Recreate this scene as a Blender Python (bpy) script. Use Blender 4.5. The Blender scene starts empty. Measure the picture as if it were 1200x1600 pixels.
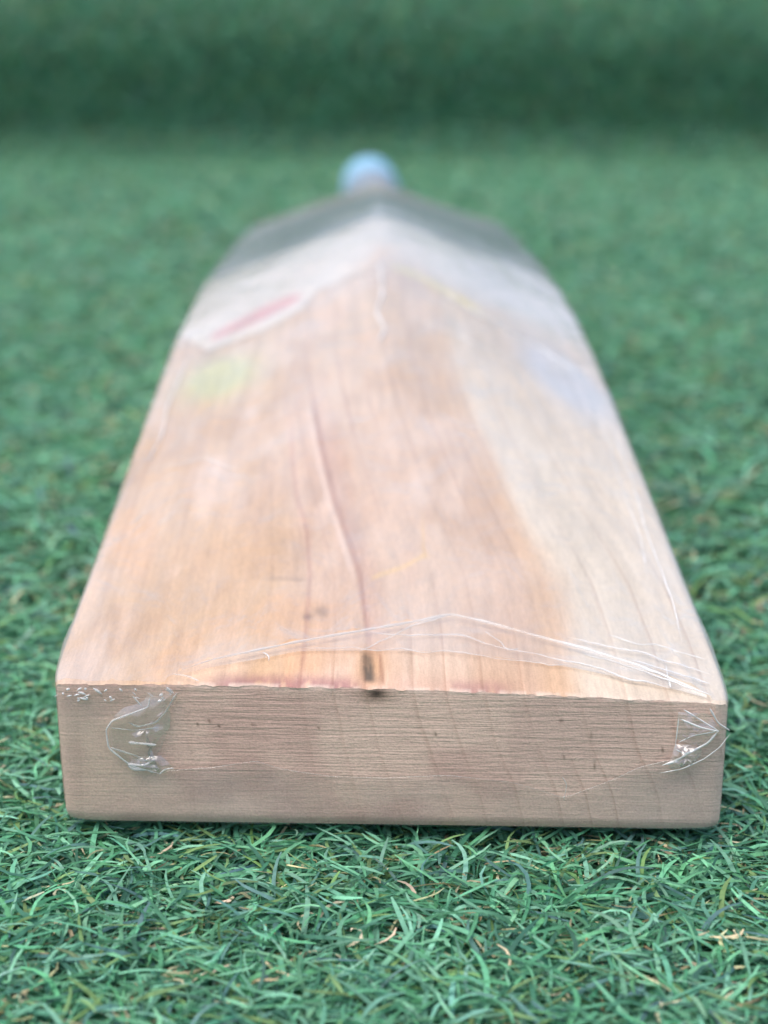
import bpy, math
import numpy as np

# ------------------------------------------------------------------ camera
MM = 0.001
sc = bpy.context.scene
rng = np.random.default_rng(7)
CAMY, CAMZ, PITCH = -250.6, 127.5, 16.5
cam_d = bpy.data.cameras.new('camera')
cam = bpy.data.objects.new('camera', cam_d)
sc.collection.objects.link(cam)
cam.location = (0, CAMY * MM, CAMZ * MM)
cam.rotation_euler = (math.radians(90 - PITCH), 0, 0)
cam_d.sensor_fit = 'VERTICAL'
cam_d.sensor_height = 32
cam_d.sensor_width = 24
cam_d.lens = 53.0
cam_d.clip_start = 0.01
cam_d.clip_end = 200
cam_d.dof.use_dof = True
cam_d.dof.focus_distance = 0.267
cam_d.dof.aperture_fstop = 12.6
sc.camera = cam

# ------------------------------------------------------------------ daylight (overcast)
SUN_EL, SUN_ROT = math.radians(70), math.radians(-125)
w = bpy.data.worlds.new('World')
sc.world = w
w.use_nodes = True
nt = w.node_tree
bg = nt.nodes['Background']
sky = nt.nodes.new('ShaderNodeTexSky')
sky.sky_type = 'NISHITA'
sky.sun_disc = False
sky.sun_elevation = SUN_EL
sky.sun_rotation = SUN_ROT
sky.air_density = 1.0
sky.dust_density = 4.0
sky.ozone_density = 1.0
nt.links.new(sky.outputs[0], bg.inputs[0])
bg.inputs[1].default_value = 0.15
sun_d = bpy.data.lights.new('sun', 'SUN')
sun_d.energy = 1.2
sun_d.angle = math.radians(60)
sun_d.color = (1.0, 0.965, 0.92)
sun = bpy.data.objects.new('sun', sun_d)
sc.collection.objects.link(sun)
sun.rotation_euler = (math.radians(90) - SUN_EL, 0, math.pi - SUN_ROT)
sc.view_settings.view_transform = 'Standard'
sc.view_settings.look = 'None'
sc.view_settings.gamma = 1
sc.view_settings.exposure = 0.5
sc.cycles.max_bounces = 10
sc.cycles.transparent_max_bounces = 24

# ------------------------------------------------------------------ helpers
def lin(c):
    c = np.asarray(c, float) / 255.
    return np.where(c <= .04045, c / 12.92, ((c + .055) / 1.055) ** 2.4)

def sstep(a, b, x):
    t = np.clip((x - a) / (b - a), 0, 1)
    return t * t * (3 - 2 * t)

def vnoise(x, y, seed=0, octaves=3):
    """smooth value noise, about 0..1"""
    out = 0.; amp = 1.; tot = 0.
    for o in range(octaves):
        r = np.random.default_rng(seed * 31 + o).random((256, 256))
        xi = np.floor(x).astype(int); yi = np.floor(y).astype(int)
        fx = x - xi; fy = y - yi
        fx = fx * fx * (3 - 2 * fx); fy = fy * fy * (3 - 2 * fy)
        a = r[xi % 256, yi % 256]; b = r[(xi + 1) % 256, yi % 256]
        c = r[xi % 256, (yi + 1) % 256]; d = r[(xi + 1) % 256, (yi + 1) % 256]
        out = out + amp * ((a * (1 - fx) + b * fx) * (1 - fy) + (c * (1 - fx) + d * fx) * fy)
        tot += amp; amp *= .5; x = x * 2.03 + 11.3; y = y * 2.03 + 5.7
    return out / tot

def mesh_obj(name, verts, faces, mats, parent=None, smooth=True, cols=None, attrs=None, mat_idx=None):
    """verts (N,3) in mm; faces (M,3|4) array or list of arrays of equal width"""
    me = bpy.data.meshes.new(name)
    verts = np.asarray(verts, np.float32) * MM
    if isinstance(faces, np.ndarray):
        faces = [faces]
    loops = np.concatenate([f.ravel() for f in faces]).astype(np.int32)
    sizes = np.concatenate([np.full(len(f), f.shape[1]) for f in faces]).astype(np.int32)
    starts = np.concatenate([[0], np.cumsum(sizes)[:-1]]).astype(np.int32)
    me.vertices.add(len(verts)); me.vertices.foreach_set('co', verts.ravel())
    me.loops.add(len(loops)); me.loops.foreach_set('vertex_index', loops)
    me.polygons.add(len(sizes)); me.polygons.foreach_set('loop_start', starts)
    me.polygons.foreach_set('loop_total', sizes)
    if smooth:
        me.polygons.foreach_set('use_smooth', np.ones(len(sizes), bool))
    for m in (mats if isinstance(mats, (list, tuple)) else [mats]):
        me.materials.append(m)
    if mat_idx is not None:
        me.polygons.foreach_set('material_index', mat_idx.astype(np.int32))
    me.update(calc_edges=True)
    if cols is not None:
        a = me.attributes.new('Col', 'FLOAT_COLOR', 'POINT')
        c4 = np.ones((len(verts), 4), np.float32); c4[:, :3] = cols
        a.data.foreach_set('color', c4.ravel())
    for k, v in (attrs or {}).items():
        a = me.attributes.new(k, 'FLOAT', 'POINT')
        a.data.foreach_set('value', np.asarray(v, np.float32).ravel())
    ob = bpy.data.objects.new(name, me)
    sc.collection.objects.link(ob)
    if parent:
        ob.parent = parent
    return ob

def grid_faces(n, m, off=0, flip=False):
    i, j = np.meshgrid(np.arange(n - 1), np.arange(m - 1), indexing='ij')
    a = (i * m + j).ravel() + off
    q = np.stack([a, a + m, a + m + 1, a + 1], 1)
    return q[:, ::-1] if flip else q

def tube(pts, rad, n=6):
    """round strip along pts (K,3), radius per point; returns verts, faces"""
    pts = np.asarray(pts, float); K = len(pts)
    rad = np.broadcast_to(np.asarray(rad, float), (K,))
    d = np.gradient(pts, axis=0); d /= np.linalg.norm(d, axis=1, keepdims=True) + 1e-9
    ref = np.array([.13, .31, .94]); s = np.cross(d, ref); s /= np.linalg.norm(s, axis=1, keepdims=True) + 1e-9
    t = np.cross(s, d)
    a = np.linspace(0, 2 * np.pi, n, endpoint=False)
    v = pts[:, None] + rad[:, None, None] * (np.cos(a)[None, :, None] * s[:, None] + np.sin(a)[None, :, None] * t[:, None])
    f = []
    for k in range(K - 1):
        for i in range(n):
            j = (i + 1) % n
            f.append((k * n + i, k * n + j, (k + 1) * n + j, (k + 1) * n + i))
    return v.reshape(-1, 3), np.array(f)

def join(parts):
    vs, fs, o = [], [], 0
    for v, f in parts:
        vs.append(v); fs.append(f + o); o += len(v)
    return np.concatenate(vs), fs

def densify(p, step):
    p = np.asarray(p, float)
    d = np.r_[0, np.cumsum(np.linalg.norm(np.diff(p, axis=0), axis=1))]
    t = np.linspace(0, d[-1], max(3, int(d[-1] / step)))
    return np.stack([np.interp(t, d, p[:, k]) for k in range(p.shape[1])], 1)

def smooth_line(p, step=.5, k=9):
    q = densify(p, step)
    h = np.hanning(k + 2)[1:-1]; h /= h.sum()
    r = np.stack([np.convolve(np.pad(q[:, i], k // 2, mode='reflect', reflect_type='odd'), h, 'valid') for i in range(q.shape[1])], 1)
    return r

def material(name):
    m = bpy.data.materials.new(name); m.use_nodes = True
    t = m.node_tree
    return m, t, t.nodes, t.links, t.nodes['Principled BSDF']

def nmath(t, op, a, b=None, clamp=False):
    n = t.nodes.new('ShaderNodeMath'); n.operation = op; n.use_clamp = clamp
    for i, v in enumerate((a, b)):
        if v is None: continue
        if hasattr(v, 'is_output'): t.links.new(v, n.inputs[i])
        else: n.inputs[i].default_value = v
    return n.outputs[0]

def nnoise(t, scale, mscale=(1, 1, 1), detail=3, rough=.55, dist=0.):
    c = t.nodes.new('ShaderNodeTexCoord'); mp = t.nodes.new('ShaderNodeMapping')
    mp.inputs['Scale'].default_value = mscale
    n = t.nodes.new('ShaderNodeTexNoise')
    n.inputs['Scale'].default_value = scale; n.inputs['Detail'].default_value = detail
    n.inputs['Roughness'].default_value = rough; n.inputs['Distortion'].default_value = dist
    t.links.new(c.outputs['Object'], mp.inputs[0]); t.links.new(mp.outputs[0], n.inputs['Vector'])
    return n.outputs['Fac']

def nrange(t, v, a, b, c, d):
    n = t.nodes.new('ShaderNodeMapRange')
    for i, x in enumerate((a, b, c, d)): n.inputs[i + 1].default_value = x
    t.links.new(v, n.inputs[0]); return n.outputs[0]

def nscale(t, col, fac):
    n = t.nodes.new('ShaderNodeVectorMath'); n.operation = 'SCALE'
    t.links.new(col, n.inputs[0])
    if hasattr(fac, 'is_output'): t.links.new(fac, n.inputs['Scale'])
    else: n.inputs['Scale'].default_value = fac
    return n.outputs[0]

def nattr(t, name):
    n = t.nodes.new('ShaderNodeAttribute'); n.attribute_name = name; return n

def nbump(t, h, strength, dist):
    n = t.nodes.new('ShaderNodeBump'); n.inputs['Strength'].default_value = strength
    n.inputs['Distance'].default_value = dist
    t.links.new(h, n.inputs['Height']); return n.outputs[0]

# ------------------------------------------------------------------ materials
def wood_mat(name, sawn):
    m, t, N, L, P_ = material(name)
    col = nattr(t, 'Col').outputs['Color']
    ring = nattr(t, 'ring').outputs['Fac']
    f = nmath(t, 'FRACT', ring)
    # late-wood line: narrow dark line with a soft trailing side
    line = nmath(t, 'MULTIPLY', nrange(t, f, .86, .975, 0, 1), nrange(t, f, .97, 1.0, 1, 0))
    band = nrange(t, f, .0, .95, 0, 1)
    breakup = nrange(t, nnoise(t, 45, (1, .25, 1), 2), .38, .66, .12, 1)
    amt = nmath(t, 'MULTIPLY', line, nmath(t, 'MULTIPLY', breakup, nmath(t, 'MULTIPLY', nattr(t, 'vein').outputs['Fac'], .42 if not sawn else .26)))
    k = nmath(t, 'SUBTRACT', 1.0, nmath(t, 'MULTIPLY', band, .035))
    if sawn:
        s1 = nnoise(t, 1, (60, 60, 1500), 3, .6)
        s2 = nnoise(t, 1, (220, 220, 3200), 2, .6)
        sp = nnoise(t, 2600, (1, 1, 1), 2)
        saw = nattr(t, 'saw').outputs['Fac']
        v = nmath(t, 'ADD', nmath(t, 'MULTIPLY', s1, .7), nmath(t, 'MULTIPLY', s2, .3))
        amp = nmath(t, 'MULTIPLY', nmath(t, 'SUBTRACT', v, .5), nmath(t, 'MULTIPLY', saw, .34))
        k = nmath(t, 'MULTIPLY', k, nmath(t, 'ADD', 1.0, amp))
        k = nmath(t, 'MULTIPLY', k, nrange(t, sp, .3, .7, .90, 1.10))
        h = nmath(t, 'ADD', nmath(t, 'MULTIPLY', v, saw), nmath(t, 'MULTIPLY', sp, .3))
        L.new(nbump(t, h, .55, .0006), P_.inputs['Normal'])
    else:
        fib = nnoise(t, 1, (2600, 130, 2600), 3, .6)
        grain = nnoise(t, 1, (420, 9, 420), 3, .55)
        sp = nnoise(t, 3000, (1, 1, 1), 2)
        k = nmath(t, 'MULTIPLY', k, nrange(t, fib, .3, .7, .93, 1.07))
        k = nmath(t, 'MULTIPLY', k, nrange(t, grain, .3, .7, .90, 1.08))
        k = nmath(t, 'MULTIPLY', k, nrange(t, sp, .3, .7, .93, 1.07))
        h = nmath(t, 'ADD', nmath(t, 'MULTIPLY', fib, .6), nmath(t, 'MULTIPLY', sp, .5))
        L.new(nbump(t, h, .35, .0003), P_.inputs['Normal'])
    tint = N.new('ShaderNodeMix'); tint.data_type = 'RGBA'; tint.blend_type = 'MULTIPLY'
    L.new(amt, tint.inputs[0]); L.new(nscale(t, col, k), tint.inputs[6]); tint.inputs[7].default_value = (.42, .22, .13, 1)
    L.new(tint.outputs[2], P_.inputs['Base Color'])
    P_.inputs['Roughness'].default_value = .62
    P_.inputs['Specular IOR Level'].default_value = .28
    return m

M_back = wood_mat('willow_back', False)
M_toe = wood_mat('willow_sawn_end', True)

def film_mat(name, veil, gain, rough, bump=0.0, tint=.95, base=.05):
    """thin clear shrink film: transparent, a little milky, shiny at a glancing angle"""
    m, t, N, L, P_ = material(name)
    N.remove(P_)
    tr = N.new('ShaderNodeBsdfTransparent'); tr.inputs[0].default_value = (tint, tint, tint, 1)
    gl = N.new('ShaderNodeBsdfGlossy'); gl.inputs['Roughness'].default_value = rough
    gl.inputs[0].default_value = (.97, .97, .97, 1)
    df = N.new('ShaderNodeBsdfDiffuse'); df.inputs[0].default_value = (.84, .84, .83, 1)
    lw = N.new('ShaderNodeLayerWeight'); lw.inputs[0].default_value = .5
    if bump:
        h = nmath(t, 'ADD', nnoise(t, 70, (1, .5, 1), 3, .6, .8), nmath(t, 'MULTIPLY', nnoise(t, 420, (1, .7, 1), 2), .12))
        b = nbump(t, h, 1.0, bump)
        L.new(b, gl.inputs['Normal']); L.new(b, lw.inputs['Normal'])
    cling = nrange(t, nnoise(t, 26, (1.3, .55, 1), 3, .55, .6), .36, .66, .35, 1.9)
    slant = nmath(t, 'ADD', nmath(t, 'MULTIPLY', nmath(t, 'POWER', lw.outputs['Facing'], 3.0), veil * 5), veil, clamp=True)
    f5 = nmath(t, 'POWER', lw.outputs['Facing'], 5.0)
    fr = nmath(t, 'ADD', nmath(t, 'MULTIPLY', f5, gain), base, clamp=True)
    m1 = N.new('ShaderNodeMixShader'); m2 = N.new('ShaderNodeMixShader')
    L.new(nmath(t, 'MULTIPLY', slant, cling, clamp=True), m1.inputs[0])
    L.new(tr.outputs[0], m1.inputs[1]); L.new(df.outputs[0], m1.inputs[2])
    L.new(fr, m2.inputs[0]); L.new(m1.outputs[0], m2.inputs[1]); L.new(gl.outputs[0], m2.inputs[2])
    L.new(m2.outputs[0], N['Material Output'].inputs[0])
    return m

M_film = film_mat('shrink_film', .05, .9, .20, bump=.0018, tint=.985)
M_film_end = film_mat('shrink_film_end', .07, .8, .2, bump=.0008, tint=.965)
M_rim = film_mat('film_bead', .42, .8, .08, tint=.97)
M_crumple = film_mat('film_crumple', .07, 1.0, .12, tint=.99, base=.14)
M_fold = film_mat('film_fold', .10, 1.0, .14, bump=.0005, tint=.97)

def paint_mat(name, rough=.5, spec=.4, speck=.05):
    m, t, N, L, P_ = material(name)
    k = nrange(t, nnoise(t, 900, (1, 1, 1), 2), .3, .7, 1 - speck, 1 + speck)
    L.new(nscale(t, nattr(t, 'Col').outputs['Color'], k), P_.inputs['Base Color'])
    P_.inputs['Roughness'].default_value = rough
    P_.inputs['Specular IOR Level'].default_value = spec
    return m

M_label_band = paint_mat('label_and_band', .45, .35)
M_grip = paint_mat('rubber_grip', .6, .3)

def grass_mat():
    m, t, N, L, P_ = material('plastic_grass')
    col = nattr(t, 'Col').outputs['Color']
    k = nrange(t, nnoise(t, 900, (1, 1, 1), 2), .3, .7, .82, 1.15)
    c = nscale(t, col, k)
    L.new(c, P_.inputs['Base Color'])
    P_.inputs['Roughness'].default_value = .6
    P_.inputs['Specular IOR Level'].default_value = .22
    tl = N.new('ShaderNodeBsdfTranslucent'); L.new(c, tl.inputs[0])
    mx = N.new('ShaderNodeMixShader'); mx.inputs[0].default_value = .22
    L.new(P_.outputs[0], mx.inputs[1]); L.new(tl.outputs[0], mx.inputs[2])
    L.new(mx.outputs[0], N['Material Output'].inputs[0])
    return m
M_grass = grass_mat()

def backing_mat():
    m, t, N, L, P_ = material('turf_backing')
    r = N.new('ShaderNodeValToRGB')
    r.color_ramp.elements[0].color = (.02, .06, .042, 1); r.color_ramp.elements[1].color = (.055, .15, .105, 1)
    L.new(nnoise(t, 300, (1, 1, 1), 3), r.inputs[0]); L.new(r.outputs[0], P_.inputs['Base Color'])
    P_.inputs['Roughness'].default_value = .9
    return m
M_backing = backing_mat()

# ------------------------------------------------------------------ bat shape (mm): u = -1..1 across, s = distance from the toe
SE = [0, 19, 43, 72, 109, 151, 185, 213, 266, 310, 353, 440, 518, 560]
ZE = [23, 25.2, 28.6, 32.4, 36.4, 41, 44, 45.6, 46.3, 45.7, 44, 40.2, 35.5, 34]
SR = [0, 30, 60, 100, 150, 200, 240, 281, 310, 350, 450, 520, 560]
ZR = [23.8, 27.5, 33, 41.5, 51.5, 60, 64.2, 66, 65.5, 62.5, 54.5, 51.0, 50.0]
_sd = np.arange(-60, 640, 1.0)
def _sm(xs, ys, wd):
    y = np.interp(_sd, xs, ys)
    y[_sd < 0] = ys[0] + _sd[_sd < 0] * (ys[1] - ys[0]) / (xs[1] - xs[0])
    k = np.hanning(wd); k /= k.sum()
    return np.convolve(np.pad(y, wd // 2, mode='edge'), k, mode='valid')[:len(_sd)]
_ze, _zr = _sm(SE, ZE, 41), _sm(SR, ZR, 41)
def ze(s): return np.interp(s, _sd, _ze)
def zr(s): return np.interp(s, _sd, _zr)
def hw(s):
    h = 54.7 - 1.2 * np.exp(-s / 6.)
    q = np.clip((s - 474) / 88., 0, 1)
    return np.where(s > 474, 16.5 + 38.2 * np.sqrt(np.clip(1 - q ** 2.4, 0, 1)), h)
def cx(s): return 1.0 - 4.2 * s / 520.
def zbot(s): return 6.5 * np.sin(np.pi * np.clip(s, 0, 850) / 850.)
def yoff(u, s): return (-1.6 * u + (.45 * np.clip((np.abs(u) - .96) / .04, 0, 1) ** 2)) * np.exp(-s / 50.)
def ztop(u, s):
    a = np.abs(u); e = .07
    flat = 1 - a ** 2
    vee = 1 - (np.sqrt(a * a + e * e) - e) / (np.sqrt(1 + e * e) - e)
    k = sstep(10, 190, s)
    g = flat * (1 - k) + vee * k
    z = ze(s) + (zr(s) - ze(s)) * g - 1.1 * u * np.exp(-s / 120.)
    r = np.minimum(.4 + s * .05, 2.6); h = hw(s)
    d = np.clip((a * h - (h - r)) / r, 0, 1)
    return z - r * (1 - np.sqrt(np.clip(1 - d * d, 0, 1)))
def surf(u, s, off=0.):
    return np.stack([cx(s) + u * hw(s), s + yoff(u, s), ztop(u, s) + off], -1)
def inset(u, t):
    return np.where(u < 0, .5, .2) * t ** 2 + np.where(u < 0, .5, .45) * np.clip((t - .92) / .08, 0, 1) ** 2
def toe_pt(u, t, off=0.):
    s = np.zeros_like(u)
    zt = ztop(u, s); zb = zbot(s) + .35 * np.clip((np.abs(u) - .9) / .1, 0, 1) ** 2
    return np.stack([cx(s) + u * (hw(s) - inset(u, t)), yoff(u, s) - off + .5 * np.clip((t - .92) / .08, 0, 1) ** 2, zt + (zb - zt) * t], -1)
def at_x(x, s): return (x - cx(s)) / hw(s)           # x in mm -> u
def on_back(xs, off):                                  # (x, s) pairs -> points on the back
    xs = np.asarray(xs, float)
    return surf(np.clip(at_x(xs[:, 0], xs[:, 1]), -1, 1), xs[:, 1], off)
def on_toe(xz, off):
    xz = np.asarray(xz, float); u = np.clip((xz[:, 0] - 1.0) / 53.5, -1, 1)
    z0 = ztop(u, np.zeros_like(u)); t = np.clip((z0 - xz[:, 1]) / z0, 0, 1)
    p = toe_pt(u, t, off); p[:, 0] = xz[:, 0]; return p

# ---- growth rings: they lean towards the middle as they run up the blade
RX = np.array([-60, -49, -38, -31, -25.6, -19.5, -13.2, -8, -2.8, 4.8, 10, 16, 22.4, 27, 31.3, 38.8, 45.5, 52, 60.])
_sh = ([0, 20, 40, 50, 75, 95, 113, 145, 200, 600], [0, 0, -1, -2.5, -7, -10, -12.5, -15.5, -17.5, -18.5])
_xg = np.linspace(-75, 90, 500)
def ring_x(x, s):
    sh = np.interp(s, *_sh); out = np.empty_like(x)
    wgt = sstep(-34, 0, _xg)
    for val in np.unique(np.round(s, 2)):
        msk = np.abs(s - val) < .006
        out[msk] = np.interp(x[msk], _xg + wgt * np.interp(val, *_sh), _xg)
    return out

# ---- wood colours of the back (base colours)
C_or, C_tan, C_pink, C_brn, C_crm = [lin(c) for c in ((206, 174, 141), (204, 176, 152), (206, 181, 160), (194, 164, 139), (211, 200, 183))]
def mixc(a, b, t): return a * (1 - t[..., None]) + b * t[..., None]
def wood_color(x, s, xg):
    n1 = vnoise(x / 16 + 40, s / 40 + 3, 1); n2 = vnoise(x / 7 + 9, s / 45 + 7, 2); n3 = vnoise(x / 4., s / 9., 3)
    xx = xg + 8 * (n2 - .5)
    c = np.broadcast_to(C_or, x.shape + (3,)).copy()
    c = mixc(c, C_tan, sstep(.45, .62, n1))
    c = mixc(c, C_pink * np.array([1, .95, .93]), sstep(-20, -8, xx) * .8)
    c = mixc(c, C_brn * np.array([.96, .91, .92]), sstep(-13, -6, xx) * sstep(4, -2, xx) * .55 * sstep(25, 60, s))
    c = mixc(c, C_pink, sstep(-3, 4, xx) * (.35 + .65 * sstep(.4, .6, n2)))
    c = mixc(c, C_brn, sstep(14, 19, xx) * (.45 + .5 * sstep(.4, .65, n1)))
    c = mixc(c, C_or * np.array([.98, .97, .93]), sstep(24, 28, xx) * .5)
    c = mixc(c, C_crm, sstep(28.5, 35, xg + 4 * (n2 - .5)) * .92)
    c = mixc(c, C_crm * np.array([.93, .93, .93]), sstep(38, 40, xg) * sstep(46, 43, xg) * .7)
    c = mixc(c, lin((202, 184, 162)), .6 * sstep(80, 190, s))
    n4 = vnoise(x / 11 + 70, s / 22 + 13, 9, 3); n5 = vnoise(x / 9 + 17, s / 26 + 43, 10, 3)
    c = mixc(c, lin((222, 168, 118)), .26 * sstep(.56, .74, n4) * sstep(8, -14, x))      # amber and rosy clouds
    c = mixc(c, lin((221, 200, 184)), .4 * sstep(.54, .72, n5) * sstep(34, 22, xg))
    c = mixc(c, lin((186, 152, 122)), .35 * sstep(.44, .28, n4) * sstep(34, 24, xg))
    # fine streaks along the grain
    st = vnoise(xg / .9, s / 60. + 20, 4, 2)
    c *= (1 + .15 * (st - .5) + .07 * (n3 - .5))[..., None]
    # the oiled, uncovered strip at the toe is a bit warmer
    warm = sstep(13, 3, s) * sstep(-34, -26, x) * sstep(52, 44, x)
    c = mixc(c, c * np.array([1.0, .88, .80]), warm * .42)
    # purple bruising along the sawn edge
    e = vnoise(x / 1.0 + 2, s / 5 + 30, 5, 3)
    patch = np.maximum(sstep(-31, -24, x) * sstep(-2, -6, x), .7 * sstep(9, 12, x) * sstep(22, 17, x))
    c = mixc(c, lin((138, 92, 106)), sstep(6.0, 1.2, s + 3 * (e - .5)) * patch * sstep(.22, .6, e) * .62)
    c = mixc(c, lin((206, 128, 118)), sstep(6, 1.5, s) * sstep(-26, -18, x) * sstep(30, 10, x) * .10)
    # pale torn fibres right on the arris
    c = mixc(c, lin((226, 204, 186)), sstep(1.6, .3, s) * sstep(.4, .62, vnoise(x / 1.1, s / 3 + 3, 6, 3)) * .6 * sstep(-40, -30, x))
    # dark knot with an amber halo
    r = np.hypot((x + 2.1) / 3.2, (s - 7) / 8.5)
    c = mixc(c, lin((196, 138, 70)), np.exp(-r ** 2 * 1.6) * .55)
    kx = x + 2.6 - (8 - s) * .07
    dark = sstep(1.5, .35, np.abs(kx) + .5 * (vnoise(x / .9 + 3, s / 2.2, 18, 2) - .5)) * sstep(1.2, 3.4, s) * sstep(13.5, 9.8, s)
    c = mixc(c, lin((100, 88, 76)), dark * (.78 + .2 * sstep(.3, .6, vnoise(x / .8, s / 3, 8, 2))))
    r1 = np.abs(x + .5 - (8 - s) * .05)
    c = mixc(c, lin((130, 80, 60)), sstep(.5, .1, r1) * sstep(1, 3, s) * sstep(14, 10, s) * .5)
    # small grey spots
    for px, ps, rx, rs, a in ((-13.2, 24.6, .75, 1.2, .75), (-11.0, 26.8, 1.2, 1.8, .5), (-10.4, 25.2, .7, 1., .25), (-18.6, 38.6, 2.8, .6, .38), (-15.5, 38.2, 1.8, .5, .25)):
        c = mixc(c, lin((92, 84, 82)), np.exp(-((x - px) / rx) ** 2 - ((s - ps) / rs) ** 2) * a)
    # strong dark ring, pale on one side
    l1 = np.interp(s, [0, 14, 40, 52, 70, 93, 114, 150], [-2.2, -2.6, -4.7, -6.7, -10.1, -13.3, -15.6, -18])
    d1 = x - l1
    fade = sstep(8, 22, s) * sstep(135, 100, s)
    c = mixc(c, lin((140, 86, 78)), sstep(.8, .1, np.abs(d1 - .25)) * fade * .42)
    c = mixc(c, lin((236, 212, 196)), sstep(.9, .1, np.abs(d1 + .95)) * fade * sstep(35, 45, s) * .55)
    c = mixc(c, lin((176, 132, 122)), sstep(6, 0, d1) * sstep(-.2, .4, d1) * fade * .28)
    l2 = np.interp(s, [0, 20, 40, 57, 71, 88, 112], [-13.4, -13.2, -13.4, -14.6, -17.1, -18.9, -20.4])
    c = mixc(c, lin((156, 106, 96)), sstep(.6, .1, np.abs(x - l2)) * sstep(125, 90, s) * .4)
    # yellow bark line running across
    ly = np.interp(x, [-3, 3.6, 7.4], [38.6, 43.6, 48.0])
    c = mixc(c, lin((226, 192, 128)), sstep(1.5, .3, np.abs(s - ly)) * sstep(-3.2, -1, x) * sstep(9, 7.2, x) * .5)
    c = mixc(c, lin((214, 178, 120)), sstep(.6, .2, np.abs(x - 7.4)) * sstep(46, 49, s) * sstep(68, 56, s) * .35)
    # faint green print rubbed into the wood
    g = np.exp(-((x + 39) / 7.5) ** 2 - ((s - 144) / 13.) ** 2)
    c = mixc(c, lin((190, 206, 140)), np.clip(g * 1.0, 0, .55))
    b = np.exp(-((x - 44 + .2 * (s - 145)) / 7.0) ** 2 - ((s - 148) / 22.) ** 2)  # bluish sky reflection in the film, painted into the wood colour
    c = mixc(c, lin((176, 192, 212)), np.clip(b * 1.0, 0, .5))
    return c

# ------------------------------------------------------------------ the bat
bat = bpy.data.objects.new('cricket_bat', None)
sc.collection.objects.link(bat)
bat['label'] = 'pale willow cricket bat in clear shrink wrap, back up on green turf'
bat['category'] = 'cricket bat'

NU = 281
S = np.concatenate([np.arange(0, 12, .4), np.arange(12, 60, .9), np.arange(60, 290, 2.), np.arange(290, 480, 5.), np.arange(480, 562.01, 1.6)])
U = np.linspace(-1, 1, NU)
UU, SS = np.meshgrid(U, S, indexing='xy')                     # rows along s
top = surf(UU, SS)
# (the underside starts a little behind the sawn end)
# torn, slightly ragged arris at the sawn end
jit = (vnoise(top[0, :, 0] / 1.3, top[0, :, 0] * 0 + 1, 21, 4) - .5)
top[0, :, 2] += jit * .45; top[0, :, 1] += jit * .4
top[1, :, 2] += jit * .22; top[2, :, 2] += jit * .05
nk, nb = 9, 21
tk = np.linspace(0, 1, nk + 1)[1:]
def side(sgn):
    st = top[:, -1 if sgn > 0 else 0]
    z0 = st[:, 2]; zb = zbot(S) + .35
    out = []
    for t in tk:
        x = cx(S) + sgn * (hw(S) - inset(np.full_like(S, sgn), np.full_like(S, t)))
        out.append(np.stack([x, st[:, 1], z0 + (zb - z0) * t], 1))
    return np.stack(out, 1)
r_s, l_s = side(1), side(-1)
ub = np.linspace(1, -1, nb)[1:-1]
bot = np.stack([np.stack([cx(S) + q * (hw(S) - 1.8), r_s[:, -1, 1] * 0 + S + yoff(np.full_like(S, q), S), zbot(S) + 0 * S], 1) for q in ub], 1)
bot[0, :, 1] += .8; bot[0, :, 2] += .25
r_s[0, -1, 1] += .5; l_s[0, -1, 1] += .5
ring_v = np.concatenate([top, r_s, bot, l_s[:, ::-1]], 1)
ns, nr = ring_v.shape[:2]
v_body = ring_v.reshape(-1, 3)
i, j = np.meshgrid(np.arange(ns - 1), np.arange(nr), indexing='ij')
a = (i * nr + j).ravel(); b = (i * nr + (j + 1) % nr).ravel()
f_body = np.stack([a, b, b + nr, a + nr], 1)
xs_, ss_ = v_body[:, 0], np.repeat(S, nr)
xg_ = ring_x(xs_, ss_)
c_body = wood_color(xs_, ss_, xg_)
under_ = (np.arange(len(v_body)) % nr) >= NU + 1             # edges and face: plain pale willow
c_body[under_] = lin((206, 180, 156))
ring_body = np.interp(xg_, RX, np.arange(len(RX)))
# sawn end
NT = 70
T1 = np.linspace(0, 1, NT)
TU, TT = np.meshgrid(U, T1, indexing='xy')
cap = toe_pt(TU, TT)
cap[0] = top[0]
cap[1, :, 2] += jit * .1
v_cap = cap.reshape(-1, 3)
x_, z_ = v_cap[:, 0], v_cap[:, 2]
dz = np.clip(v_cap.reshape(NT, NU, 3)[0, :, 2][None] - cap[..., 2], 0, None).ravel()
xgt = x_ - .24 * dz * sstep(-40, 10, x_) - 1.6 * sstep(6, 18, dz) * sstep(-10, 20, x_) + .7 * (vnoise(x_ / 9 + 8, z_ / 7, 17, 2) - .5)
ring_cap = np.interp(xgt, RX, np.arange(len(RX)))
n1 = vnoise(x_ / 14 + 3, z_ / 10, 11); n2 = vnoise(x_ / 3 + 3, z_ / 1.2, 12, 3)
c_cap = np.broadcast_to(lin((221, 191, 174)), v_cap.shape).copy()
c_cap = mixc(c_cap, lin((221, 192, 172)), sstep(-30, -50, x_))
c_cap = mixc(c_cap, lin((196, 160, 148)), sstep(.4, .65, n1) * .6)
c_cap = mixc(c_cap, lin((206, 182, 168)), sstep(5, 30, x_) * .5)
c_cap *= (1.07 * (1 + .14 * (n2 - .5)))[:, None] * np.array([1.02, .99, .98])
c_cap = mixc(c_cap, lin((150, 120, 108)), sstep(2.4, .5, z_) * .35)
c_cap = mixc(c_cap, lin((232, 212, 196)), sstep(.7, .1, dz) * sstep(.35, .6, vnoise(x_ / 1.1, x_ * 0 + 3, 6, 2)) * .4 * sstep(-40, -30, x_))
r = np.hypot((x_ + 1.2) / 1.5, (dz - .8) / .9)
c_cap = mixc(c_cap, lin((120, 92, 70)), np.exp(-(r / 2) ** 2) * .6)
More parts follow.
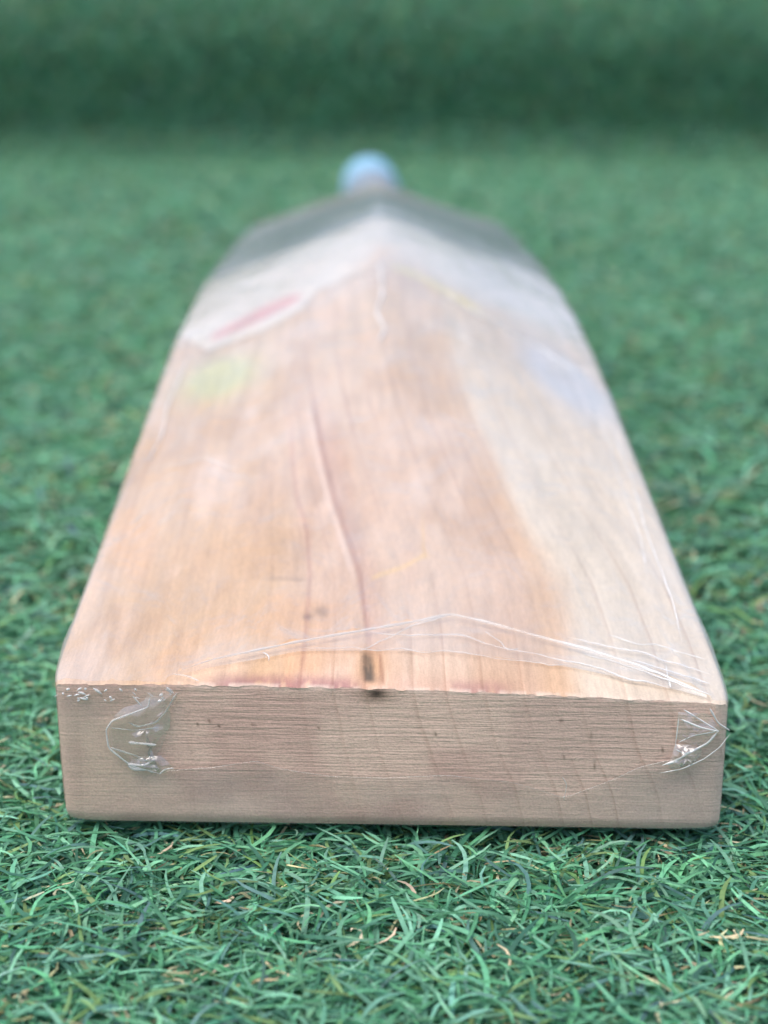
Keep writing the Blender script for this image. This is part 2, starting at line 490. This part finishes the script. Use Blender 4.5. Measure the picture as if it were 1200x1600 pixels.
c_cap = mixc(c_cap, lin((42, 34, 30)), np.exp(-r ** 2 * 1.3) * .9)
for px, pz, rx, rz in ((28.3, 18.8, .25, .35), (33.2, 16.2, .14, .8), (33.9, 11.0, .14, .7), (44.6, 14.0, .2, .5), (8.2, 16.2, .18, .3), (-28.0, 18.0, .25, .3), (-26.5, 17.2, .2, .25), (-30, 17.4, .2, .3), (-21.0, 17.5, .3, .2), (-10.5, 17.0, .2, .2), (28.8, 12.5, .2, .3)):
    c_cap = mixc(c_cap, lin((84, 64, 50)), np.exp(-((x_ - px) / rx) ** 2 - ((z_ - pz) / rz) ** 2) * .85)
sawamt = .6 + .4 * sstep(-38, -30, x_) * sstep(6, 11, z_)
f_cap = grid_faces(NT, NU, len(v_body))
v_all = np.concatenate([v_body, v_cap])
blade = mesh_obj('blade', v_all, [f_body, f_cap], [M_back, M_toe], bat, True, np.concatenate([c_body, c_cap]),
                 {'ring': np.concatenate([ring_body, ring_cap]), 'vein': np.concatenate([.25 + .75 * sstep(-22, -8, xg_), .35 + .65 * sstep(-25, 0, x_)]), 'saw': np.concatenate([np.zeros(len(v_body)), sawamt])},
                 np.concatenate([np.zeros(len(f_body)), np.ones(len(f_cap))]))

# ---- printed label and grey band on the back
def back_patch(name, s0, s1, u0, u1, low, high, colour, note):
    """patch of the back between low(x) and high(x), lying 0.2 mm proud"""
    us = np.linspace(u0, u1, 161); tt = np.linspace(0, 1, 60)
    g_u, g_t = np.meshgrid(us, tt, indexing='xy')
    x0 = g_u * 54.7 - 1.0
    s = low(x0) + (high(x0) - low(x0)) * g_t
    p = surf(g_u, s, .2)
    o = mesh_obj(name, p.reshape(-1, 3), grid_faces(60, 161, flip=True), M_label_band, bat, True, colour(p[..., 0], s).reshape(-1, 3))
    o['label'] = note
    return o
def white_low(x): return np.interp(x, [-55, -52, -45, -32, -22, -18, -5, -1, 3, 10, 20, 32, 42, 47, 55], [190, 186, 168, 174, 185, 199, 206, 214, 206, 200, 186, 178, 171, 166, 166])
def white_col(x, s):
    c = np.broadcast_to(lin((222, 216, 204)), x.shape + (3,)).copy()
    mid = np.interp(x, [-45, -42, -33, -24, -22], [180, 182, 190, 196.5, 197]); wd = np.interp(x, [-45, -42, -33, -25, -21], [.8, 4, 6, 5, .5])
    c = mixc(c, lin((212, 112, 118)), sstep(wd + 4.5, wd - 3.5, np.abs(s - mid)) * .72 * sstep(-45.5, -43.5, x) * sstep(-21, -23, x))
    bl = np.interp(x, [20, 28, 46], [200, 190, 176])
    c = mixc(c, lin((178, 196, 216)), sstep(11, 4, np.abs(s - bl)) * sstep(20, 27, x) * .75)
    c = mixc(c, lin((204, 210, 218)), sstep(12, 30, x) * .5)
    see = sstep(-14, 0, x) * sstep(34, 4, s - white_low(x)) * .8 + .22      # thin label: the wood shows through
    wc = wood_color(x, s, ring_x(x.ravel(), s.ravel()).reshape(x.shape))
    c = mixc(c, wc, np.clip(see, 0, 1))
    yl = np.interp(x, [1, 9, 20, 26], [209, 206, 194, 188])
    c = mixc(c, lin((214, 196, 120)), sstep(5, 2, np.abs(s - yl)) * sstep(1, 3, x) * sstep(27, 22, x) * .8)
    return c
back_patch('back_label', 0, 0, -.985, .985, white_low, lambda x: 271 + 0 * x + 6 * np.exp(-(x / 14.) ** 2), white_col, 'white label across the hump with a red streak and blue and yellow print')
def grey_col(x, s):  # mottled grey of the band across the shoulder end
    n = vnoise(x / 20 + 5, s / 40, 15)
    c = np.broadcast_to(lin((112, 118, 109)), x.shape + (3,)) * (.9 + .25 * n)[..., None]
    c = mixc(c, lin((172, 176, 172)), sstep(2.5, 1, np.abs(x + 1.5)) * .6)  # highlight along the ridge, painted as a pale strip
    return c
back_patch('shoulder_band', 0, 0, -.985, .985, lambda x: 271.6 + 0 * x + 6 * np.exp(-(x / 14.) ** 2), lambda x: 470 + 0 * x, grey_col, 'dark grey band across the shoulder end of the back')

# ---- handle and grip
def lathe(path, radii, n=40, caps=True):
    v, f = tube(path, radii, n)
    if caps:
        K = len(path)
        v = np.concatenate([v, [path[0], path[-1]]]); c0, c1 = len(v) - 2, len(v) - 1
        tr = np.array([(c0, (q + 1) % n, q) for q in range(n)] + [(c1, (K - 1) * n + q, (K - 1) * n + (q + 1) % n) for q in range(n)])
        return v, [f, tr]
    return v, [f]
def axis(s): return np.stack([np.interp(s, [500, 560, 850], [-3.0, -3.6, -9.6]), s, np.interp(s, [500, 560, 850], [32.5, 32.5, 21.5])], -1)
s = np.array([530, 545, 560, 575, 600, 640, 680, 720, 740, 745.])
v, f = lathe(axis(s), [12, 15.5, 15.4, 15.2, 15, 15, 15, 15, 15, 15])
mesh_obj('handle', v, f, M_grip, bat, True, np.broadcast_to(lin((140, 154, 168)), v.shape))
s = np.concatenate([[735, 736, 739], np.arange(742, 838, 3.), [840, 844, 847, 849.5, 850.5]])
r = np.concatenate([[15.2, 16.2, 16.8], 16.4 + .35 * (np.arange(len(np.arange(742, 838, 3.))) % 2), [16.8, 16.8, 16.2, 14.5, 11]])
v, f = lathe(axis(s), r)
g = mesh_obj('grip', v, f, M_grip, bat, True, np.broadcast_to(lin((146, 194, 222)), v.shape))
g['label'] = 'sky blue rubber grip on the far end of the handle'

# ---- clear shrink wrap with an oval opening at the toe
HOLE = np.array([(-35.6, 0.0), (-32.5, 3.2), (-28.2, 6.8), (-21.1, 10.2), (-15.0, 13.2), (-8.5, 16.0), (-1.0, 19.0), (6.5, 22.2), (11.6, 24.8), (17.5, 22.2), (27.0, 17.2), (35.0, 13.2), (41.9, 9.0), (46.6, 5.2), (51.0, 1.6), (52.6, 0)])
TOEHOLE = np.array([(52.6, 20.2), (53.3, 18.4), (52.8, 16.8), (50.2, 14.4), (47.4, 12.9), (41.0, 11.2), (37.0, 9.0), (31, 6.4), (28.8, 5.6), (26.0, 6.6), (20.7, 8.2), (10.2, 9.3), (0, 8.7), (-8.4, 8.8), (-16.5, 10.0), (-20.7, 11.4), (-28.0, 10.1), (-35.8, 9.4), (-37.4, 11.3), (-35.9, 13.6), (-34.3, 17.5), (-34.8, 20.9), (-35.6, 24.)])
def hole_s(x):
    return np.where((x < -35.6) | (x > 52.6), 0., np.interp(x, HOLE[:, 0], HOLE[:, 1]))
tau = np.concatenate([np.linspace(0, .06, 30), np.linspace(.06, 1, 110)[1:]])
gu, gt = np.meshgrid(np.linspace(-1, 1, 221), tau, indexing='xy')
h0 = hole_s(1.0 + gu * 54.)
gs = h0 + (548 - h0) * gt
lift = .45 + .55 * np.exp(-(gs - h0) / 5.) * (h0 > .5) + .5 * (vnoise(gu * 5 + 20, gs / 22., 31, 3) - .35)
wr = np.abs(vnoise(gu * 9 + gs / 30. + 50, gs / 55. - gu * 2, 32, 2) - .5)
lift += np.clip(.10 - wr, 0, 1) * 6 * sstep(.0, .35, vnoise(gu * 3 + 9, gs / 60., 33, 1) - .35)
fb = surf(gu, gs, 0); fb[..., 2] += np.clip(lift, .3, 3)
fb[..., 0] += gu ** 21 * .12
# sides
def film_side(sgn):
    e = fb[:, -1 if sgn > 0 else 0]; ssd = gs[:, -1 if sgn > 0 else 0]
    cols = []
    for t in np.linspace(0, 1, 8):
        x = cx(ssd) + sgn * (hw(ssd) - inset(np.full_like(ssd, sgn), np.full_like(ssd, t)) + .15)
        cols.append(np.stack([x, e[:, 1], e[:, 2] + (zbot(ssd) + .3 - e[:, 2]) * t], 1))
    return np.stack(cols, 1)
fl, fr_ = film_side(-1), film_side(1)
parts = [(fb.reshape(-1, 3), grid_faces(len(tau), 221, flip=True)), (fl.reshape(-1, 3), grid_faces(len(tau), 8)), (fr_.reshape(-1, 3), grid_faces(len(tau), 8, flip=True))]
# sheet over the sawn end, outside the opening
nu2, nt2 = 331, 90
u2, t2 = np.meshgrid(np.linspace(-1, 1, nu2), np.linspace(0, 1, nt2), indexing='xy')
sheet = toe_pt(u2, t2, .35)
bul = vnoise(u2 * 9 + 3, t2 * 4, 41, 3)
sheet[..., 1] -= .7 * np.clip(bul - .35, 0, 1) * sstep(0, .1, t2)
sheet[..., 1] -= .9 * np.exp(-(t2 / .12) ** 2) * np.abs(vnoise(u2 * 22 + 4, t2 * 6, 43, 2) - .5) * 2 * (u2 < -.55)
poly = np.concatenate([TOEHOLE, [(-35.6, 40), (52.6, 40)]])
qc = .25 * (sheet[:-1, :-1] + sheet[1:, :-1] + sheet[:-1, 1:] + sheet[1:, 1:])
px, pz = qc[..., 0].ravel(), qc[..., 2].ravel()
ins = np.zeros(len(px), bool)
for k in range(len(poly)):
    (x1, z1), (x2, z2) = poly[k], poly[(k + 1) % len(poly)]
    cr = ((z1 > pz) != (z2 > pz)) & (px < (x2 - x1) * (pz - z1) / (z2 - z1 + 1e-9) + x1)
    ins ^= cr
fq = grid_faces(nt2, nu2)[~ins]
parts.append((sheet.reshape(-1, 3), fq))
v, f = join(parts)
wrap = mesh_obj('plastic_wrap', v, f, [M_film, M_film_end], bat, mat_idx=np.concatenate([np.zeros(sum(len(q) for q in f[:3])), np.ones(len(f[3]))]))

def bead(name, pts, r0, seed, mat=M_rim):
    k = len(pts); q = np.linspace(0, 1, k)
    rr = r0 * (.35 + 1.1 * vnoise(q * k / 7. + seed, q * 0, seed, 2)) * np.clip(np.minimum(q, 1 - q) * 12, .2, 1)
    v, f = tube(pts, rr, 6)
    return mesh_obj(name, v, f, mat, wrap)
p = smooth_line(HOLE[1:-1], .5); pp = on_back(p, 1.0)
bead('film_edge', pp, .24, 3)
p = smooth_line(TOEHOLE, .4, 5); pp = on_toe(p, .55)
bead('film_edge', pp, .04, 4, M_crumple)
creases_glints = [  # folds of film, then pale beads standing in for highlights
    ([(-3.2, 17.6), (4.4, 17.0), (10.8, 17.5), (15.1, 16.5), (20.2, 14.0), (26.4, 11.8), (31.5, 10.0), (37.3, 6.5), (45.4, 3.2)], .13),
    ([(11.2, 24.2), (4.3, 20.2), (1.7, 16.8), (-4.2, 10.8)], .09),
    ([(-13.9, 12.0), (0.1, 11.8), (10.6, 11.8), (21.0, 10.2), (31.4, 8.0)], .06),
    ([(17, 18), (19.6, 14.6), (20.2, 12.2), (22.5, 13)], .10),
    ([(31, 17.5), (41.5, 14.6), (48.0, 11.0), (53.2, 8.6)], .12),
    ([(38, 18.5), (46.9, 15.2), (53.1, 12.4)], .10),
    ([(40.9, 11.4), (47, 8.2), (52.6, 5.2)], .16),
    ([(33, 12.2), (39, 9.2), (44, 6.2), (47.5, 3.4)], .13),
    ([(46.2, 9.8), (46.0, 6.5), (45.9, 3.0)], .16),
    ([(41, 8.4), (46, 5.2), (50, 2.2), (52, .8)], .14),
    ([(-34, 2.4), (-30.5, 1.6), (-29.5, .4)], .12),
    ([(-20, 9.2), (-18.6, 8.0), (-18.8, 6.6)], .10),
    ([(-1.6, 146), (.2, 156), (-1.9, 168), (-.4, 182), (-1.2, 212)], .34),  # highlight on the spine ridge, shaped as a pale bead
    ([(50.2, 18), (50.9, 34), (50.2, 60), (50.9, 86), (50.4, 125)], .12),  # sky reflected along the right edge, built as thin pale beads
    ([(47.6, 40), (48.9, 58), (48.2, 80), (49.5, 140)], .08),
    ([(-49.6, 92), (-48.4, 108), (-49.4, 125), (-48.4, 165)], .18),  # sky reflected along the left edge, likewise a pale bead
    ([(-46, 88), (-38, 92), (-30, 84)], .10),
    ([(14, 196), (26, 180), (40, 164), (47, 150)], .24),
    ([(8, 168), (22, 158), (34, 150)], .12),
]
for k, (pl, r0) in enumerate(creases_glints):
    if r0 > 0:
        q = on_back(smooth_line(pl, .45, 7), .75 + .3 * (k % 2)); m = np.arange(len(q)) / 9.
        q[:, 1] += 2.4 * (vnoise(m + 3 * k, m * 0 + k, 80 + k, 3) - .5); q[:, 2] += .5 * (vnoise(m + 7 * k, m * 0, 90 + k, 2) - .5)
        bead('film_crease_glint', q, r0, 10 + k)
toe_creases = [
    ([(-33, 23.2), (-34.0, 21.5), (-34.8, 20.0), (-36.5, 18.0), (-39.5, 17.2), (-41, 18)], .17),
    ([(-37.2, 22.8), (-37.6, 20.8), (-39.5, 20.0), (-43.5, 18.4), (-44.6, 16.8), (-44.3, 13.6), (-42.5, 12), (-40.5, 10.4), (-36.2, 9.2)], .20),
    ([(-41, 14.8), (-38.5, 14.6), (-36.5, 14.4)], .38),
    ([(-44.3, 13.6), (-40, 12.2), (-37.6, 11.0)], .18),
    ([(-37.4, 11.4), (-38.6, 10.6), (-41.4, 10.8), (-40.6, 10.0), (-38, 9.8)], .26),
    ([(-36.2, 9.2), (-35.4, 10.2), (-33.8, 10.4)], .2),
    ([(-44, 17), (-40, 16.6), (-36, 17.2)], .13),
    ([(53, 17.8), (51.5, 15.8), (48.5, 14.0), (46.6, 12.6), (44.4, 11.8)], .22),
    ([(53, 17.9), (50, 18.6), (46.8, 20.0)], .16),
    ([(53.2, 17.6), (49.8, 19.8), (47.4, 21.3)], .14),
    ([(46.4, 14.6), (48.0, 13.8), (49.8, 14.8)], .12),
    ([(55.0, 17.4), (53.4, 15.2), (51.0, 13.2), (47.6, 11.4), (44, 10.6)], .10),
    ([(55.0, 17.5), (53, 19.0), (51.5, 21.6)], .16),
    ([(52.8, 17.8), (49, 17.0), (46.8, 15.8)], .10),
    ([(46.6, 20.2), (46.4, 17.2), (46.2, 14.6)], .08),
    ([(29.0, 5.2), (29.4, 8.2), (28.6, 9.4)], .06),
]
for k, (pl, r0) in enumerate(toe_creases):
    bead('film_crease_glint', on_toe(smooth_line(pl, .3, 5), .8 + .35 * (k % 3)), r0 * (.85 if k < 7 else 1.0), 40 + k)

# small crinkles where the film is bunched: short bright ticks
def crinkle(cx_, cs_, wx, ws, cnt, seed, rad):
    r = np.random.default_rng(seed); ps = []
    for _ in range(cnt):
        x0, s0 = cx_ + r.normal(0, wx), cs_ + r.normal(0, ws); a = r.uniform(-1.2, 1.2)
        ln = r.uniform(.5, 1.6); t = np.linspace(-1, 1, 7)
        q = on_back(np.stack([x0 + ln * .5 * t * np.cos(a) + .15 * np.sin(3 * t + a), s0 + ln * 1.6 * t * np.sin(a)], 1), 1.2)
        ps.append(tube(q, rad * r.uniform(.5, 1.2) * (1.05 - t * t), 5))
    v, f = join(ps)
    mesh_obj('film_crinkle', v, f, M_rim, wrap)['kind'] = 'stuff'
crinkle(42.5, 154, 1.8, 3.5, 34, 5, .12)
crinkle(-47, 178, 2.0, 3.0, 16, 6, .14)
ps = []
r = np.random.default_rng(12)
for x0 in r.uniform(-52.5, -33, 34):                           # ripples rolling over the end on the left
    t = np.linspace(-1, 1, 8); ln = r.uniform(.15, .8); up = r.uniform(-1.4, 1.0)
    q = on_toe(np.stack([x0 + ln * t, 23.7 - r.uniform(.1, 1.9) ** 1.3 + up * ln * t - .04 * t * t], 1), .75)
    ps.append(tube(q, r.uniform(.05, .24) * (1.05 - t * t), 6))
v, f = join(ps); mesh_obj('film_crinkle', v, f, M_rim, wrap)['kind'] = 'stuff'
# turned-back strip of film inside the opening
xo = np.linspace(-33.5, 51.3, 160)
so = np.interp(xo, HOLE[:, 0], HOLE[:, 1])
si = np.minimum(np.interp(xo, [-33.5, -28, -21, -13.9, 0, 10.6, 21, 31.4, 40, 47, 51.3], [2.0, 5, 7.8, 11.0, 11.9, 11.9, 10.3, 8, 5, 2.6, .6]), so - .2)
k = np.linspace(0, 1, 14)[:, None]
fs_ = so + (si - so) * k; fx_ = np.broadcast_to(xo, fs_.shape)
fold = surf(at_x(fx_, fs_), fs_, 0); fold[..., 2] += .95 - .35 * k + .7 * (vnoise(fx_ / 5, fs_ / 3, 37, 3) - .4) * np.sin(np.pi * k)
mesh_obj('film_fold', fold.reshape(-1, 3), grid_faces(14, 160), M_fold, wrap)

def crumple(outline, seed, amp, nr_=8, na=26):
    """small scrunched pocket of film: sharp random folds, drawn in at its rim"""
    o = np.array(outline, float); c = o.mean(0)
    o2 = densify(np.vstack([o, o[:1]]), .1)
    o2 = o2[(np.linspace(0, 1, na, endpoint=False) * (len(o2) - 1)).astype(int)]
    rr = np.linspace(.03, 1, nr_)
    g = c + (o2 - c)[None] * rr[:, None, None]
    r = np.random.default_rng(seed)
    g = g + r.normal(0, .22, g.shape) * ((rr < .99) * rr)[:, None, None]
    gx, gz = g[..., 0], g[..., 1]
    y = np.zeros_like(gx)
    for _ in range(13):                                            # straight folds at random angles
        a = r.uniform(0, np.pi); p0 = c + r.normal(0, .5, 2) * np.ptp(o, axis=0) * .5
        d = (gx - p0[0]) * np.cos(a) + (gz - p0[1]) * np.sin(a)
        y = np.maximum(y, amp * r.uniform(.4, 1) * np.clip(1 - np.abs(d) / r.uniform(.5, 1.1), 0, 1))
    y = (y + .25 * amp * r.random(gx.shape) * rr[:, None]) * (1 - .8 * rr[:, None] ** 4) + .5
    base = on_toe(g.reshape(-1, 2), 0).reshape(nr_, na, 3)
    base[..., 1] -= y
    i, j = np.meshgrid(np.arange(nr_ - 1), np.arange(na), indexing='ij')
    a = (i * na + j).ravel(); b = (i * na + (j + 1) % na).ravel()
    return base.reshape(-1, 3), np.stack([a, b, b + na, a + na], 1)
for outline, seed, amp in (
        ([(-32.2, 23.2), (-34.3, 20.9), (-34.0, 17.6), (-36.8, 14.2), (-37.9, 10.8), (-35.7, 9.1), (-41.5, 10.2), (-44.3, 13.5), (-44.2, 17.5), (-42.2, 20.3), (-38.5, 21.4), (-37.7, 23.1)], 52, 1.5),
        ([(-36.0, 12.2), (-34.2, 10.4), (-35.4, 9.0), (-39.5, 9.6), (-41.8, 10.6), (-39.4, 12.0)], 56, 1.2),
        ([(46.4, 15.2), (48.6, 15.4), (50.8, 14.6), (50.2, 12.8), (47.0, 11.0), (45.4, 11.2)], 61, 1.6),
        ([(46.6, 20.8), (51.4, 20.6), (53.4, 17.8), (51.2, 14.6), (48.4, 15.4), (46.4, 16.2)], 63, 1.0)):
    v, f = crumple(outline, seed, amp)
    mesh_obj('film_pucker', v, f, M_crumple, wrap, smooth=False)

# ------------------------------------------------------------------ ground and turf
gx = 6000
mesh_obj('ground', [(-gx, -gx, -9), (gx, -gx, -9), (gx, gx, -9), (-gx, gx, -9)], np.array([[0, 1, 2, 3]]), M_backing, smooth=False)['kind'] = 'structure'

PAL = np.array([lin(c) for c in ((132, 196, 162), (108, 176, 138), (88, 154, 116), (68, 122, 100), (124, 164, 108), (96, 142, 134), (210, 198, 168), (180, 164, 136))]) * np.array([[1.06, .98, 1.0]] * 6 + [[1.05, 1.08, 1.0]] * 2)
PW = np.array([.18, .26, .21, .09, .08, .05, .10, .045]); PW /= PW.sum()

def make_blades(n, length, width, K, r, tan_boost=1.0):
    """n curled ribbons about the origin -> (n, K, 2, 3) points, (n, 3) colours"""
    ci = r.choice(len(PAL), n, p=PW)
    tan = ci >= 6
    Ln = length * r.uniform(.65, 1.25, n) * np.where(tan, .75, 1)
    el = np.radians(r.uniform(12, 62, n)); bend = np.radians(r.uniform(30, 95, n)); bend = np.where(tan, bend * r.uniform(.6, 2.2, n), bend)
    az = r.uniform(0, 2 * np.pi, n); curl = np.radians(r.normal(0, 60, n)) * np.where(tan, 3.2, 1)
    t = np.linspace(0, 1, K)
    e = el[:, None] - bend[:, None] * t ** 1.1; a = az[:, None] + curl[:, None] * t ** 1.5
    d = np.stack([np.cos(e) * np.cos(a), np.cos(e) * np.sin(a), np.sin(e)], -1)
    p = np.concatenate([np.zeros((n, 1, 3)), np.cumsum(d[:, :-1] * (Ln / (K - 1))[:, None, None], 1)], 1)
    up = np.array([0, 0, 1.]); sd = np.cross(d, up); sd /= np.linalg.norm(sd, axis=-1, keepdims=True) + 1e-6
    nn = np.cross(sd, d)
    roll = np.radians(r.normal(0, 35, n))[:, None] + np.radians(r.normal(0, 55, n))[:, None] * t
    sd = sd * np.cos(roll)[..., None] + nn * np.sin(roll)[..., None]
    wt = np.interp(t, [0, .25, .8, 1], [.8, 1, .85, .35])
    wd = width * r.uniform(.65, 1.2, n) * np.where(tan, .75, 1)
    half = sd * (wt[None] * wd[:, None] * .5)[..., None]
    q = np.stack([p - half, p + half], 2)
    col = PAL[ci] * r.uniform(.7, 1.3, (n, 1)) * (1 + r.normal(0, .06, (n, 3)))
    return q, np.clip(col, .004, .9)

def ribbons(q, col):
    n, K = q.shape[:2]
    v = q.reshape(-1, 3)
    k = np.arange(K - 1)
    base = np.stack([2 * k, 2 * k + 1, 2 * k + 3, 2 * k + 2], 1)
    f = (np.arange(n)[:, None, None] * (2 * K) + base[None]).reshape(-1, 4)
    return v, f, np.repeat(col, 2 * K, 0)

def in_box(x, y, b): return (x > b[0]) & (x < b[1]) & (y > b[2]) & (y < b[3])
Z1, Z2, Z3, Z4 = (-110, 110, -90, 110), (-320, 320, -150, 620), (-700, 700, 620, 1308), (-1250, 1250, -350, 1308)
zones = [(Z1, [], 1.7, 12, .80, 7), (Z2, [Z1], .25, 17, 1.15, 6), (Z3, [Z2], .13, 17, 1.35, 4), (Z4, [Z2, Z3], .012, 32, 4.2, 4)]
vs, fs, cs, off = [], [], [], 0
for zi, (bx, excl, dens, ln, wd, K) in enumerate(zones):
    n = int((bx[1] - bx[0]) * (bx[3] - bx[2]) * dens)
    x = rng.uniform(bx[0], bx[1], n); y = rng.uniform(bx[2], bx[3], n)
    keep = np.ones(n, bool)
    for e in excl: keep &= ~in_box(x, y, e)
    ssv = np.clip(y, 0, 560)
    inner = (np.abs(x - cx(ssv)) < hw(ssv) - 14) & (y > 14) & (y < 540)
    keep &= ~inner
    # uneven pile: thinner and thicker tufts
    keep &= vnoise(x / 9., y / 9., 71, 2) > rng.uniform(0, .55, n)
    x, y = x[keep], y[keep]; n = len(x)
    q, col = make_blades(n, ln, wd, K, rng)
    q[..., 0] += x[:, None, None]; q[..., 1] += y[:, None, None]
    q[..., 2] += -8.5 + rng.uniform(0, 4.5, n)[:, None, None] + 2.0 * (vnoise(x / 25., y / 25., 72, 2) - .5)[:, None, None]
    q[..., 2] = np.maximum(q[..., 2], -8.8)
    # matted pile: blades bow over at an even height, lower where the bat leans on them
    top_z = 1.2 + 1.6 * (vnoise(q[..., 0] / 14., q[..., 1] / 14., 73, 2) - .5) - .8 * np.exp(-np.clip(-q[..., 1], 0, 200) / 4.) * (np.abs(q[..., 0]) < 60)
    hgt = top_z + 8.8; rel = np.maximum(q[..., 2] + 8.8, 0)
    q[..., 2] = -8.8 + hgt * np.tanh(rel / hgt * 1.05)
    # blades caught under the bat are pressed flat
    yy = q[..., 1]; s_ = np.clip(yy, 0, 850)
    wdt = np.where(s_ < 555, hw(np.clip(s_, 0, 560)), 19)
    u_ = (q[..., 0] - np.where(s_ < 555, cx(s_), np.interp(s_, [560, 850], [-3.6, -9.6])))
    under = (np.abs(u_) < wdt + .9) & (yy > yoff(np.clip(u_ / 54, -1, 1), 0 * yy) - 1.3) & (yy < 852)
    lim = np.where(s_ < 555, zbot(s_) - .5, 1.0)
    q[..., 2] = np.where(under & (q[..., 2] > lim), lim - rng.uniform(0, .8, q.shape[:3]), q[..., 2])
    v, f, c = ribbons(q, col)
    vs.append(v); fs.append(f + off); cs.append(c); off += len(v)
turf = mesh_obj('artificial_grass', np.concatenate(vs), np.concatenate(fs), M_grass, None, True, np.concatenate(cs))
turf['kind'] = 'stuff'
turf['label'] = 'green artificial turf with curled tan thatch spread under the bat'
turf['category'] = 'artificial grass'

# ------------------------------------------------------------------ the turf rises over a bank at the back
LEN = 1500.
bank = bpy.data.objects.new('turf_bank', None); sc.collection.objects.link(bank)
bank['label'] = 'green turf bank rising in a soft fold across the blurred background'
bank['category'] = 'turf bank'
Y0 = 1290.
bank.location = (0, Y0 * MM, -8 * MM)
# section: hollow foot, then a rounded shoulder and a flat top
ang = np.concatenate([np.linspace(0, 106, 60), np.full(20, 106.), np.linspace(106, 6, 70), np.full(40, 6.)])
dl = np.concatenate([np.full(60, np.radians(106) * 36 / 60), np.full(20, 2.4), np.full(70, np.radians(100) * 88 / 70), np.full(40, 20.)])
pl_ = np.concatenate([[0], np.cumsum(dl)])[:-1]
py_ = np.concatenate([[0], np.cumsum(dl * np.cos(np.radians(ang)))])[:-1]
pz_ = np.concatenate([[0], np.cumsum(dl * np.sin(np.radians(ang)))])[:-1]
def wave_y(x): return 26 * (vnoise(x / 260. + 20, x * 0 + .5, 78, 2) - .5)
def wave_z(x): return 1 + .14 * (vnoise(x / 330. + 40, x * 0 + .5, 79, 2) - .5)
xsn = np.linspace(-LEN, LEN, 61)
wy, wz = wave_y(xsn), wave_z(xsn)
pv = np.stack([np.stack([np.full(190, xsn[k]), py_ + wy[k], pz_ * wz[k] - .5], 1) for k in range(61)])
mesh_obj('turf_sheet', pv.reshape(-1, 3), grid_faces(61, 190), M_backing, bank)
n = 165000
l0 = rng.uniform(-20, 420, n); x = rng.uniform(-LEN, LEN, n)
x = np.where(rng.random(n) < .75, x * .42, x)
q, col = make_blades(n, 18, 1.5, 3, rng)
ll = np.clip(l0[:, None, None] + q[..., 1], 0, 900)
a_ = np.radians(np.interp(ll, pl_, ang)); h_ = np.maximum(q[..., 2], .3) * .6
wy, wz = wave_y(x)[:, None, None], wave_z(x)[:, None, None]
q2 = np.stack([q[..., 0] + x[:, None, None], np.interp(ll, pl_, py_) - h_ * np.sin(a_) + wy, np.interp(ll, pl_, pz_) * wz + h_ * np.cos(a_)], -1)
v, f, c = ribbons(q2, col)
pile = mesh_obj('turf_pile', v, f, M_grass, bank, True, c)
pile['kind'] = 'stuff'
